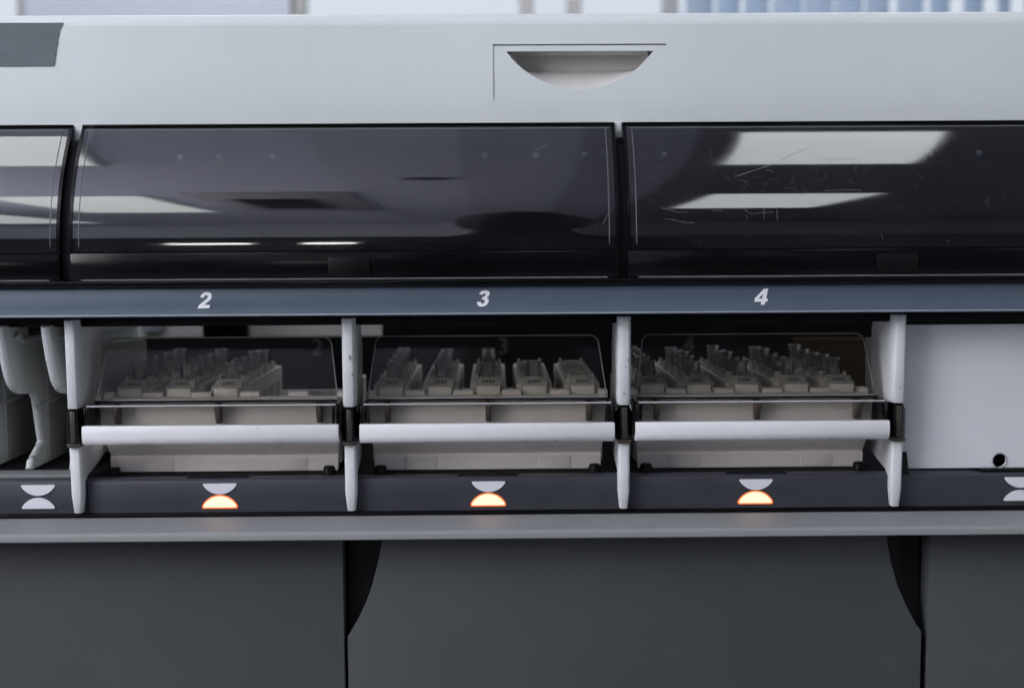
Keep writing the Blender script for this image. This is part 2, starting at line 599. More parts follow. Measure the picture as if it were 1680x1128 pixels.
# --- upper housing with grip
hx0, hx1, hz0, hz1 = 0.0, 97.0, 180.6, 211.2
outer = [(XL, 166.5), (XR, 166.5), (XR, 222.0), (XL, 222.0)]
hole = [(hx0, hz0), (hx1, hz0), (hx1, hz1), (hx0, hz1)]
front = plate_y(outer, hole, 35, 50)
housing = obj("upper_housing", front, WHITE, AN)
top = [(35, 222.01)]
for i in range(7):
    a = math.pi / 2 * i / 6
    top.append((35 + 7 - 7 * math.cos(a), 222.01 + 7 * math.sin(a)))
top += [(220, 229.01), (220, 222.01)]
obj("top_cover", prism_x(top, XL, XR), WHITE, AN)
obj("rear_body", box(XL, XR, 170, 219, 82, 221.9, 2), WHITE, AN)
# grip plate: a shallow inset panel with a half-moon scoop
GX, GW, GH, GT = 48.6, 41.2, 21.0, 207.3
GR = (GW * GW + GH * GH) / (2 * GH)


def zcurve(x):
    return GT - GH + GR - math.sqrt(max(0.0, GR * GR - (x - GX) ** 2))


D = [(GX - GW, GT)] + [(GX + GW * (-1 + i / 16), zcurve(GX + GW * (-1 + i / 16))) for i in range(1, 32)] + [(GX + GW, GT)]
gp = plate_y([(hx0 + 0.12, hz0 + 0.1), (hx1 - 0.1, hz0 + 0.1), (hx1 - 0.1, hz1 - 0.8), (hx0 + 0.12, hz1 - 0.8)], D, 35.5, 37.2)
grip = obj("grip_plate", gp, WHITE, housing)
bm = bmesh.new()
ZB, DEP = 198.6, 19.0
cols = []
for i in range(1, 40):
    x = GX + GW * (-1 + i / 20)
    zc = zcurve(x)
    col_ = []
    for j in range(15):
        z = zc + (GT - zc) * j / 14
        k_ = (z - zc) / max(0.6, ZB - zc) if zc < ZB else (z - zc) / 0.9
        k_ = min(1.0, k_)
        dep = DEP * (k_ * 0.92 + 0.08 * k_ * k_) * min(1.0, (GT - zc) / 6.0)
        col_.append(bm.verts.new(V(x, 35.6 + dep, z)))
    col_.append(bm.verts.new(V(x, 35.6, GT)))
    cols.append(col_)
for a, b in zip(cols, cols[1:]):
    for j in range(15):
        bm.faces.new((a[j], b[j], b[j + 1], a[j + 1]))
obj("grip_scoop", bm, mat("grip_plastic", (0.60, 0.59, 0.575), 0.5, 0.3, noise=0.03, nscale=30), housing)
obj("grip_groove", plate_y([(hx0 - 2, hz0 - 2), (hx1 + 2, hz0 - 2), (hx1 + 2, hz1 + 2), (hx0 - 2, hz1 + 2)], [(hx0 + 2, hz0 + 2), (hx1 - 2, hz0 + 2), (hx1 - 2, hz1 - 2.5), (hx0 + 2, hz1 - 2.5)], 37.3, 38.0), WHITE, housing)
# torn tape
tp = [(-340, 224.2), (-238.7, 223.9), (-239.6, 222.0), (-241.0, 219.6), (-241.3, 216.5), (-242.2, 214.4), (-242.0, 212.4), (-242.9, 209.8),
      (-243.2, 206.5), (-243.9, 204.2), (-244.0, 202.0), (-244.7, 200.1), (-340, 199.8)]
tb = prism_y(tp, 34.55, 34.97)
for v_ in tb.verts:
    pass
t_ = obj("tape", tb, TAPE, housing, smooth=False)
t_["label"] = "torn strip of dark grey tape"

# --- smoked covers
CZ0, CZ1, CA, CP, CYB = 97.0, 165.0, 30.0, 2.05, -15.0


def prof(z):
    t = max(0.0, (z - CZ0) / (CZ1 - CZ0))
    return CYB + CA * t ** CP


def curve_pts(n=28, off=0.0):
    pts = []
    for i in range(n + 1):
        z = CZ0 + (CZ1 - CZ0) * i / n
        t = (z - CZ0) / (CZ1 - CZ0)
        s = CA * CP * t ** (CP - 1) / (CZ1 - CZ0)
        L = math.hypot(1, s)
        pts.append((prof(z) + off / L, z - off * s / L))
    return pts


def cover(x0, x1, latch_x):
    outerp, innerp = curve_pts(), curve_pts(off=2.2)
    shell = prism_x(outerp + innerp[::-1], x0 + 1.8, x1 - 1.8, angle=200)
    c = obj("smoked_cover", shell, TINT, AN)
    inner_faces(c, lambda p: p.normal.y > -0.3)
    for xa, xb in ((x0, x0 + 1.75), (x1 - 1.75, x1)):          # dark end rims
        rim = prism_x(curve_pts(off=-0.35) + curve_pts(off=3.5)[::-1], xa, xb, angle=200)
        obj("end_rim", rim, GLOSSB, c)
    for xe in (x0 + 5.0, x1 - 5.0):                             # thin grey line painted as a highlight just inside the rim
        obj("rim_highlight", tube_path([(xe, y - 0.05, z) for y, z in curve_pts(n=24)[1:-1]], 0.28, 6), EDGE, c)
    ye = prof(CZ1)
    obj("top_rim", box(x0, x1, ye - 1.2, ye + 12, CZ1 + 0.05, CZ1 + 1.0, 0.3), GLOSSB, c)
    obj("top_edge", tube_path([(x0 + 3, prof(CZ1 - 2.2) - 0.1, CZ1 - 2.2), (x1 - 3, prof(CZ1 - 2.2) - 0.1, CZ1 - 2.2)], 0.25, 6), mat("edge_dim", (0.20, 0.21, 0.23), 0.3, 0.5), c)
    obj("lower_band", box(x0 + 0.2, x1 - 0.2, CYB - 0.1, CYB + 8, 82.2, 96.4, 0.8), GLOSSB, c)
    obj("bottom_edge", tube_path([(x0 + 6, CYB - 0.3, 82.2), (x1 - 6, CYB - 0.3, 82.2)], 0.22, 6), mat("edge_dim2", (0.3, 0.3, 0.31), 0.3, 0.5), c)
    if latch_x is not None:
        la = obj("latch", box(latch_x - 11, latch_x + 11, CYB - 1.0, CYB + 3, 83.2, 93.6, 0.5), BLACK, c)
    return c


cA = cover(-526.0, -228.8, None)
cB = cover(-223.8, 66.0, -76.8)
cC = cover(70.4, 365.0, 214.0)
for sx, sw in ((-226.3, 2.3), (68.2, 2.0)):
    obj("seam_block", box(sx - sw, sx + sw, 15.5, 34.9, 157.5, 166.4, 0.3), WHITE, AN)
    obj("seam_filler", prism_x([(-11, 80.6)] + [q for q in curve_pts(off=2.4) if q[1] < 156] + [q for q in curve_pts(off=6.0) if q[1] < 156][::-1] + [(-7, 80.6)], sx - sw, sx + sw, angle=200), INNER, AN)
# inside of the covered hood
obj("hood_back", box(XL, XR, 38.2, 39.4, 81.7, 166.0), mat("hood_back_grey", (0.014, 0.015, 0.018), 0.6, 0.3, noise=0.15, nscale=12), AN)
obj("hood_floor", box(XL, XR, 20.2, 37.9, 80.0, 81.6), INNER, AN)
for bx in (-176.3, -154.6, -124.4, -5, 23.6, 51.3, 96.2, 247, 274.7):
    b_ = lathe([(0, 0), (1.5, 0), (1.9, 0.8), (1.3, 1.7), (0, 1.9)], 10)
    bmesh.ops.rotate(b_, verts=b_.verts, cent=(0, 0, 0), matrix=Matrix.Rotation(math.radians(90), 3, 'X'))
    obj("bolt", moved(b_, bx, 38.1, 149.6), BOLT, AN)

# hairline scratches and scuffs on the right-hand cover
def surf(x, z):
    return (x, prof(z) - 0.04, z)


SCR = [[(129.6, 135.3), (141, 139.0), (152, 142.6), (158, 146.0), (170.6, 151.0)],
       [(89, 118.5), (94, 117.2), (99, 116.0), (103, 116.6)], [(90, 112.8), (95, 112.2), (101, 110.8), (106, 110.4)],
       [(132, 119.0), (134, 116.6), (136, 115.0), (142, 115.8), (148, 115.9)], [(133.5, 114.6), (134.5, 112.4)],
       [(143, 118.0), (143.2, 112.0)], [(150, 117.6), (150.2, 111.6)], [(146, 138.8), (150, 137.6)],
       [(178, 144.5), (190, 144.6), (197, 144.2)], [(116, 117.1), (121, 116.9)], [(240, 101), (241, 99.4)], [(285, 107.5), (286.5, 105.0)],
       [(205, 104), (206, 101.5)], [(176, 127.3), (188, 127.7), (196, 127.5)]]
for pts in SCR:
    big = pts is SCR[0]
    obj("scratch", tube_path([surf(x, z) for x, z in pts], 0.12 if big else 0.075, 4), SCRATCH, cC)
for pts in ([(22, 150.5), (26, 151.5), (30, 153.8)], [(57.6, 110), (60, 115), (62, 117)], [(-172, 101.5), (-168, 101.7)]):
    obj("scratch", tube_path([surf(x, z) for x, z in pts], 0.09, 4), SCRATCH, cB)

sb_ = bmesh.new()                                         # a scuffed patch of very fine hairlines, too small to part
rs = random.Random(11)
for q in range(130):
    x = rs.gauss(165, 30) if q < 90 else rs.uniform(80, 330)
    z = min(160, max(100, rs.gauss(131, 9))) if q < 90 else rs.uniform(100, 160)
    a = rs.gauss(0.2, 0.9)
    L = rs.uniform(0.8, 5.0)
    merge(sb_, tube_path([surf(x + L * t * math.cos(a), z + L * t * math.sin(a) + 0.25 * L * t * t * rs.choice((-1, 1))) for t in (0, 0.5, 1)], 0.028, 3))
so_ = obj("hairline_scuffs", sb_, SCRATCH, cC)
so_["kind"] = "stuff"
sb_ = bmesh.new()
for q in range(60):
    x, z = rs.uniform(-215, 60), rs.uniform(100, 160)
    a = rs.gauss(0.1, 0.9)
    L = rs.uniform(0.6, 3.5)
    merge(sb_, tube_path([surf(x + L * t * math.cos(a), z + L * t * math.sin(a)) for t in (0, 0.5, 1)], 0.026, 3))
so_ = obj("hairline_scuffs", sb_, SCRATCH, cB)
so_["kind"] = "stuff"

# --- numbered rail
rail = prism_x([(-12, 64.0), (-12.6, 77.2), (-11.2, 78.0), (-11.2, 79.0), (-16.0, 79.2), (-16.0, 80.6), (-14.5, 81.2), (20, 81.2), (20, 62.2), (-11.5, 62.2), (-12.4, 62.8), (-12.4, 63.7)],
               XL, XR, 0.25, 1)
rail_o = obj("number_rail", rail, NAVY, AN)
obj("rail_lip", box(XL, XR, -16.6, -14.0, 78.4, 81.6, 0.5), GLOSSB, AN)
obj("rail_highlight_bead", tube_path([(XL, -12.6, 63.2), (XR, -12.6, 63.2)], 0.3, 6), mat("bead_grey", (0.42, 0.45, 0.50), 0.35, 0.5), rail_o)
obj("under_rail_trim", box(XL, XR, 13.5, 32, 56.0, 62.1, 0.6), BLACK, AN)
GLYPH = {2: [[(0, 0), (0.72, 0), (0.72, 0.21), (0.34, 0.21), (0.48, 0.33), (0.62, 0.46), (0.70, 0.58), (0.72, 0.70), (0.70, 0.82), (0.63, 0.92), (0.52, 0.985),
               (0.38, 1.0), (0.24, 0.985), (0.12, 0.92), (0.05, 0.82), (0.02, 0.68), (0.25, 0.66), (0.27, 0.75), (0.31, 0.80), (0.375, 0.82), (0.44, 0.80),
               (0.475, 0.75), (0.48, 0.69), (0.46, 0.62), (0.40, 0.54), (0.25, 0.40), (0.10, 0.26), (0.03, 0.14)]],
         3: [[(0.02, 0.27), (0.25, 0.31), (0.28, 0.22), (0.36, 0.18), (0.44, 0.20), (0.49, 0.26), (0.49, 0.34), (0.45, 0.41), (0.37, 0.44), (0.28, 0.43), (0.31, 0.60),
               (0.38, 0.605), (0.44, 0.64), (0.465, 0.71), (0.44, 0.78), (0.38, 0.82), (0.31, 0.80), (0.27, 0.73), (0.04, 0.77), (0.10, 0.90), (0.21, 0.975), (0.38, 1.0),
               (0.55, 0.975), (0.66, 0.89), (0.695, 0.78), (0.67, 0.66), (0.55, 0.535), (0.66, 0.48), (0.725, 0.40), (0.735, 0.29), (0.69, 0.15), (0.58, 0.04),
               (0.38, -0.015), (0.20, 0.02), (0.08, 0.12)]],
         4: [[(0.42, 1), (0.68, 1), (0.68, 0.38), (0.80, 0.38), (0.80, 0.18), (0.68, 0.18), (0.68, 0), (0.44, 0), (0.44, 0.18), (0, 0.18), (0, 0.40)],
             [(0.22, 0.38), (0.44, 0.38), (0.44, 0.70)]]}
for n_, bx in ((2, -153.5), (3, -6.0), (4, 142.2)):
    gl_ = [[(bx + ((x - 0.37) + 0.22 * (z - 0.5)) * 8.7, 71.2 + (z - 0.5) * 8.6) for x, z in ring] for ring in GLYPH[n_]]
    dm = prism_y(gl_[0], -12.56, -12.30) if len(gl_) == 1 else plate_y(gl_[0], gl_[1], -12.56, -12.30)
    do = obj("digit", dm, DIGIT, rail_o, smooth=False)

# --- dividers between the bays
DIVX = (-229.8, -79.7, 70.5, 221.0)


def divider_upper(x):
    bm = bmesh.new()
    # front strip, with a chamfered face, and the wide web behind it
    pts = [(x - 3.6, 9), (x - 3.6, 3.4), (x - 2.3, 0), (x + 2.3, 0), (x + 3.6, 3.4), (x + 3.6, 9)]
    b = prism_z(pts, 12.0, 60.3, 0.12, 1)
    for v_ in b.verts:
        v_.co.y += (60.3 * MM - v_.co.z) * 0.045
    merge(bm, b)
    prism_x([(5.5, 14), (7, 58), (16, 57.0), (46, 57.0), (50, 50), (50, 14), (20, 9)], x - 2.6, x + 2.6, 0.5, 2, into=bm)
    return bm


for x in DIVX:
    dv = obj("divider", divider_upper(x), DIVW, AN)
    lo = bmesh.new()
    pts = [(x - 3.2, 11), (x - 3.2, 5.0), (x - 2.2, 3.6), (x + 2.2, 3.6), (x + 3.2, 5.0), (x + 3.2, 11)]
    b = prism_z(pts, -46.0, -9.2, 0.0)
    bmesh.ops.bisect_plane(b, geom=b.verts[:] + b.edges[:] + b.faces[:], plane_co=V(0, 0, -36), plane_no=(0, 0, 1))
    for v_ in b.verts:
        zz = v_.co.z / MM
        v_.co.y += (-9.2 - zz) * MM * 0.06
        if zz < -40:
            v_.co.x = (x + (v_.co.x / MM - x) * 0.66) * MM
    bevel_bm(b, 0.12, 1, 25)
    merge(lo, b)
    prism_x([(7, -9.5), (50, -9.5), (50, -21), (34, -24.5), (18, -27.5), (15, -34), (12.5, -43), (9.5, -43)], x - 2.4, x + 2.4, 0.4, 1, into=lo)
    obj("lower_leg", lo, DIVW, dv)
    # brown catch between the two halves
    cb = prism_z([(x - 1.5, 2.4), (x + 1.5, 2.4), (x + 2.4, 3.0), (x + 4.7, 6.0), (x + 4.7, 17), (x - 4.7, 17), (x - 4.7, 6.0), (x - 2.4, 3.0)], -7.2, 11.9, 0.15, 1)
    for v_ in cb.verts:                              # chamfered shoulders
        if abs(v_.co.x / MM - x) > 2.5 and v_.co.y / MM < 14:
            if v_.co.z / MM > 8:
                v_.co.z -= 4 * MM
    obj("catch", cb, GLOSSB, dv)
    obj("catch_rib", box(x - 1.35, x + 1.35, 1.4, 2.6, -6.6, 10.6, 0.25), BROWN, dv)
    obj("catch_lip", box(x - 3.6, x + 3.6, 1.0, 12, -9.1, -7.1, 0.35), BROWN, dv)
    # inner side wall running back; only the one beside the open bay is long
    we = 158 if x < -200 else 66
    obj("side_wall", prism_x([(51, -20), (51, 44), (we, 44 - (we - 51) * 0.037), (we, -20)], x - 1.6, x + 1.6, 0.4, 1), GREYP, AN)

# --- curved lane plates of the open bay at the far left
PL = [(3, 57), (4, 52), (8, 42), (13, 32), (17, 26), (22, 22), (30, 19.6), (44, 18.4), (52, 17.0), (57, 12.5), (60, 5), (64, -8), (66, -14),
      (63, -17), (54, -21), (47, -24), (45, -28), (190, -28), (190, 57)]
for lx in (-319.0, -294.0, -269.0, -244.0):
    p = obj("lane_plate", prism_x(PL, lx - 2.2, lx + 2.2, 0.8, 2, angle=50), mat("lane_plate_plastic", (0.56, 0.58, 0.56), 0.45, 0.4, noise=0.05, nscale=30), AN)
    rim_pts = []
    for (ya, za), (yb, zb) in zip(PL[:17], PL[1:17]):
        for t in (0.0, 0.5):
            rim_pts.append((lx, ya + (yb - ya) * t + 1.2, za + (zb - za) * t))
    rim_pts.append((lx, PL[16][0] + 1.2, PL[16][1]))
    obj("front_rim", tube_path(rim_pts, 2.3, 10), DIVW, p)
    # raised web, rail and rib on the plate's right-hand face
    obj("plate_rib", box(lx + 2.1, lx + 3.4, 71, 73.5, -26, 50, 0.4), DIVW, p)
    obj("plate_rail", prism_x([(50, 6), (185, 12), (185, 14), (50, 8)], lx + 2.1, lx + 3.6, 0.3, 1), DIVW, p)
    obj("plate_rail", prism_x([(20, 50), (34, 46), (185, 46), (185, 48.5), (34, 48.5), (24, 52.5)], lx + 2.1, lx + 3.8, 0.3, 1), DIVW, p)
    obj("plate_web", prism_x([(74, -26), (74, 6.6), (185, 11.5), (185, -26)], lx + 2.1, lx + 2.7, 0.1, 1), GREYP, p)
obj("lane_stop_block", box(-262, -250, 30, 60, 50.5, 57, 0.6), GLOSSB, AN)
obj("lane_floor", box(-420, -234, 40, 230, -30, -28.6), INNER, AN)
obj("lane_front_strip", box(-420, -234.5, 18, 36, -28.5, -26.6, 0.5), LEDGE, AN)

# --- closed bay at the far right: white filler panel with a hole
circ = [(282.5 + 4.3 * math.cos(2 * math.pi * i / 24), -22.6 + 4.0 * math.sin(2 * math.pi * i / 24)) for i in range(24)]
fp = obj("filler_panel", plate_y([(227, -26.6), (520, -26.6), (520, 53.8), (227, 53.8)], circ, 17, 20), mat("filler_plastic", (0.64, 0.65, 0.68), 0.5, 0.35, noise=0.03, nscale=12, bump=0.1), AN)
ring = [(282.5 + 4.15 * math.cos(2 * math.pi * i / 28), 16.95, -22.6 + 4.15 * math.sin(2 * math.pi * i / 28)) for i in range(28)]
obj("hole_rim", tube_path(ring, 0.35, 6, closed=True), mat("rim_grey", (0.30, 0.31, 0.33), 0.4, 0.4), fp)
obj("hole_backing", box(270, 295, 24, 25, -32, -10), INNER, fp)
obj("filler_foot", box(271, 330, 13.2, 16.9, -28.4, -26.9, 0.3), BLACK, AN)
obj("filler_bracket", prism_x([(10, -28.4), (16.5, -28.4), (16.5, -17), (14.8, -17)], 224.4, 229.5, 0.3, 1), BLACK, AN)

# --- black deck with its front bar and half-moon indicators
deck = obj("deck", box(XL, XR, 14, 400, -32, -28.7), INNER, AN)
bar = obj("front_bar", prism_x([(11.5, -47.4), (10.6, -30.0), (12.0, -28.55), (22, -28.55), (22, -47.4)], XL, XR, 0.3, 1), DECK, AN)
obj("bar_foot", box(XL, XR, 8.8, 22, -49.0, -47.5, 0.4), GLOSSB, AN)
for jx in (-225.5,):
    obj("bar_joint", box(jx - 0.25, jx + 0.25, 10.4, 12.5, -47.2, -29.6), INNER, bar)


def half_moon(x, zflat, h, w, upside, y, dep, grow=0.0):
    """a flat edge and a bowed edge, corners rounded"""
    W_, H_ = w + grow, h + grow
    R_ = (W_ * W_ + H_ * H_) / (2 * H_)
    sgn = -1 if upside else 1
    e = 0.9                                  # small upright end so that the corners read as rounded
    pts = []
    for i in range(25):
        u = -W_ + 2 * W_ * i / 24
        pts.append((x + u, zflat + sgn * (math.sqrt(R_ * R_ - u * u) - (R_ - H_))))
    base = -e - grow
    for q in (1, -1):
        arc = [(W_ * 1.0 + 0.12, base * 0.35), (W_ * 0.995, base * 0.7), (W_ * 0.96, base)]
        if q < 0:
            arc = arc[::-1]
        pts += [(x + q * ax, zflat + sgn * az) for ax, az in arc]
    return prism_y(pts, y, y + dep, 0.0)


IND = ((-252.8, False), (-152.8, True), (-4.3, True), (144.2, True), (292.0, False))
for ix, lit in IND:
    obj("indicator_upper", half_moon(ix + 0.2, -31.8, 5.1, 9.2, True, 10.25, 1.2), LENS, bar)
    if lit:
        obj("indicator_edge", half_moon(ix, -43.3, 5.2, 9.0, False, 10.95, 0.8, 0.8), LITRIM, bar)
    obj("indicator_lower", half_moon(ix, -43.3, 5.2, 9.0, False, 10.55, 1.2), LIT if lit else LENS, bar)
for bx in BAYS.values():
    fr_ = bmesh.new()
    for a in ((bx - 17, bx + 17, 20.5, 21.3), (bx - 17, bx + 17, 14.2, 15.0), (bx - 17, bx - 16.2, 15.0, 20.5), (bx + 16.2, bx + 17, 15.0, 20.5)):
        box(a[0], a[1], a[2], a[3], -28.5, -27.9, 0.1, 1, into=fr_)
    obj("slot_frame", fr_, BLACK, deck)
    for s in (-1, 1):
        obj("guide_stud", moved(lathe([(0, 4.6), (2.6, 4.4), (3.4, 3.4), (3.6, 0), (0, 0)], 14), bx + s * 60.5, 27, -28.6), BLACK, deck)

# --- ledge and cabinet below
lp = [(24, -49.2), (6, -49.5)]
for i in range(7):
    a = math.pi / 2 * i / 6
    lp.append((-16 - 2.6 * math.sin(a), -54.4 + 2.2 * math.cos(a)))
lp += [(-18.6, -56.6), (-16, -57.6), (24, -57.6)]
obj("ledge", prism_x(lp, XL, XR, angle=200), LEDGE, AN)
PZ = -990.0


def lean(z):
    return 6.0 + max(0.0, (-60 - z)) * 0.03


def panel(pts, name="cabinet_panel"):
    bm = prism_y(pts, 0, 16, 0.7, 2, angle=40)
    for v_ in bm.verts:
        v_.co.y += lean(v_.co.z / MM) * MM
    return obj(name, bm, CAB, AN)


panel([(XL, -57.9), (-84.8, -57.9), (-84.8, PZ), (XL, PZ)])
lc = [(-62.6, -57.9), (-63.6, -66), (-65.6, -75), (-69.0, -88), (-73.4, -100), (-78.6, -110), (-83.0, -117)]
rc = [(216.4, -57.9), (217.2, -68), (219.4, -78), (223.0, -90), (228.2, -102), (233.6, -112), (237.2, -117.0)]
panel(lc[::-1] + rc + [(237.2, PZ), (-83.0, PZ)])
panel([(240.6, -57.9), (XR, -57.9), (XR, PZ), (240.6, PZ)])
obj("pull_pocket", prism_x([(28, -57.8), (24, -130), (26, -130), (30, -57.8)], -84, -60), POCKET, AN)
obj("pull_pocket", prism_x([(28, -57.8), (24, -130), (26, -130), (30, -57.8)], 212, 241), POCKET, AN)
pk = prism_y([(215, -57.8), (229, -57.8), (230, -80), (232, -100), (237, -118), (225, -118), (216, -90)], 23.2, 24.0)
obj("pocket_lining", pk, POCKET, AN)
obj("cabinet_core", box(XL, XR, 45, 540, -995, -61), INNER, AN)
obj("plinth", box(XL, XR, 60, 540, -1000, -995.5), INNER, AN)

# --- what shows behind the trays
bp_ = bmesh.new()
obj("back_panel", box(XL, XR, 366, 370, -28, 26.5), INNER, AN)
obj("back_panel", box(-91, XR, 366.2, 370, 26.6, 75), INNER, AN)
for n_, bx in ((2, -143.7), (3, 6.4), (4, 157.0)):
    obj("back_digit", moved(text_mesh(str(n_), 13.0, offset=0.0, extrude=0.1), bx, 365.9, 18.0), GHOST, AN, smooth=False)
obj("inner_wall", box(-560, -60, 430, 433, 20, 78), CREAM, AN)
obj("inner_post", box(-243, -205, 400, 410, 20, 78, 1), GLOSSB, AN)
obj("inner_bracket", box(-300, -283, 424, 429, 27, 78, 1), mat("bracket_grey", (0.35, 0.37, 0.40), 0.5, 0.4), AN)
obj("amber_panel", box(228, 292, 300, 303, -20, 27, 0.6), AMBER, AN)
obj("hood_ceiling", box(XL, XR, 40, 169, 79.0, 81.5), CREAM, AN)

# ------------------------------------------------------------------ sample trays
def make_tray():
    """local mm; origin under the tray's front edge centre, on the deck (z = 0 is the deck top)"""
    T = thing("sample_tray", "x", "tray")
    body = bmesh.new()
    prism_x([(21.0, 42.4), (21.0, 40.6), (21.8, 39.6), (22.6, 26.0), (36.6, 9.4), (35.2, 8.2), (35.0, 0.3), (42, 0.3), (42, 42.6)], -66.5, 66.5, 0.4, 1, into=body)   # front wall
    b = body
    for v_ in b.verts:                                    # slight taper towards the bottom
        v_.co.x *= 1.0 - 0.03 * max(0.0, (38 - v_.co.z / MM)) / 38
    box(-66, -63.5, 42, 196, 4, 40, 0.4, 1, into=body)
    box(63.5, 66, 42, 196, 4, 40, 0.4, 1, into=body)
    box(-63.5, 63.5, 193, 196, 4, 30, 0.4, 1, into=body)
    box(-63.5, 63.5, 42, 193, 2.0, 4.4, 0.0, 1, into=body)
    bo = obj("tray_body", body, TRAYP, T, lift=False)
    for i in range(4):                                    # short upstands between the rack slots
        xs = -41.55 + i * 27.7
        obj("slot_guide", box(xs - 5.6, xs + 5.6, 41.0, 49, 40, 45.0, 0.5), TRAYP, bo, lift=False)
    for s in (-1, 1):
        obj("slot_guide", box(s * 66.2 - 2.6, s * 66.2 + 2.6, 39.5, 49, 40, 45.0, 0.5), TRAYP, bo, lift=False)
    for xa, xb in ((-47, -29), (29, 47)):                 # small feet in the lower front step
        obj("foot_pad", box(xa, xb, 34.6, 36, 0.6, 8.0, 0.3), TRAYP, bo, lift=False)
    # white grab bar
    hp = [(-2.6, 31.6), (-3.2, 28.6), (-3.2, 25.0), (-2.4, 22.6), (-0.4, 21.2), (3, 20.7), (18, 20.7), (18, 22.6), (3.5, 23.2), (1.5, 25), (1.5, 31.6)]  # rear flange drawn out backwards to shade the tray front below
    ho = obj("handle_bar", prism_x(hp, -69.3, 69.3, 0.5, 2, angle=45), BARW, T, lift=False)
    # bent smoked sheet: window, shelf and upright lid
    sh = prism_x([(0.4, 31.7), (0.4, 41.4), (1.2, 42.4), (18, 42.6), (18, 41.4), (2.0, 41.0), (1.6, 40.6), (1.6, 31.7)], -67.6, 67.6, angle=200)
    wo = obj("front_window", sh, LID, T, lift=False)
    inner_faces(wo, lambda p: p.normal.y > -0.5)
    tint = obj("shelf_strip", box(-67.0, 67.0, 11.0, 17.4, 42.75, 43.3, 0.15, 1), mat("shelf_black", (0.005, 0.005, 0.006), 0.5, 0.04), wo, lift=False)
    obj("edge_highlight", tube_path([(-67.4, 0.7, 42.1), (67.4, 0.7, 42.1)], 0.42, 8), mat("edge_highlight_grey", (0.45, 0.45, 0.48), 0.25, 0.6), wo, lift=False)  # light grey rod painted as the highlight along the bent edge
    for s in (-1, 1):
        obj("side_arm", prism_x([(0.3, 31.7), (0.3, 41.2), (3, 42.4), (24, 42.0), (36, 36), (36, 31), (10, 22), (4, 24)], s * 68.2 - 0.55, s * 68.2 + 0.55, 0.2, 1), GLOSSB, T, lift=False)
        obj("window_end", box(s * 66.4 - 0.9, s * 66.4 + 0.9, 0.2, 1.9, 31.75, 41.0, 0.2), GLOSSB, wo, lift=False)
    for rx in (-55.5, 0.5, 56.5):
        obj("rib", prism_x([(12, 41.2), (21.6, 41.2), (22.2, 30), (18.0, 30)], rx - 1.5, rx + 1.5, 0.3, 1), mat("rib_grey", (0.16, 0.13, 0.115), 0.6, 0.3), wo, lift=False)
    # upright lid, rounded top corners
    out = [(-66.8, 0), (66.8, 0)]
    H, W, R = 34.4, 62.8, 5.0
    for i in range(7):
        a = math.pi / 2 * i / 6
        out.append((W - R + R * math.cos(a), H - R + R * math.sin(a)))
    for i in range(7):
        a = math.pi / 2 + math.pi / 2 * i / 6
        out.append((-W + R + R * math.cos(a), H - R + R * math.sin(a)))
    def place(x, z, dy=0.0):
        return (x, 18.2 + z * 0.29 + dy, 42.8 + z)
    ld = bmesh.new()
    A = [ld.verts.new(V(*place(x, z))) for x, z in out]
    B = [ld.verts.new(V(*place(x, z, 1.6))) for x, z in out]
    ld.faces.new(A)
    ld.faces.new(B[::-1])
    for i in range(len(out)):
        j = (i + 1) % len(out)
        ld.faces.new((A[i], B[i], B[j], A[j]))
    bmesh.ops.recalc_face_normals(ld, faces=ld.faces)
    lo_ = obj("clear_lid", ld, LID, T, lift=False)
    inner_faces(lo_, lambda p: p.normal.y > -0.5)
    obj("lid_highlight", tube_path([place(x, z, 0.8) for x, z in out[1:] + out[:1]], 0.36, 6), mat("lid_highlight_grey", (0.30, 0.30, 0.29), 0.3, 0.5), lo_, lift=False)  # paler rod stands in for the highlight round the lid outline
    obj("lid_foot", box(-66.5, 66.5, 17.6, 20.4, 42.5, 43.6, 0.3), mat("lid_foot_grey", (0.34, 0.33, 0.32), 0.4, 0.5), lo_, lift=False)
    return T


DT = -28.6
tray0 = make_tray()
TL = {2: "clear-lidded sample tray under number 2, only partly filled with racks",
      3: "clear-lidded sample tray under number 3, the middle tray",
      4: "clear-lidded sample tray under number 4, the rightmost tray"}
TG = "sample trays with white grab bars"
for k_, n_ in enumerate((2, 3, 4)):
    loc = (BAYS[n_] * MM, 0, (Z0 + DT) * MM)
    if k_ == 0:
        tray0.location = loc
        tray0["label"] = TL[n_]
        tray0["group"] = TG
    else:
        dup(tray0, loc, TL[n_], TG)

# ------------------------------------------------------------------ racks
TUBE_Y = [20 + 26.0 * i for i in range(5)]


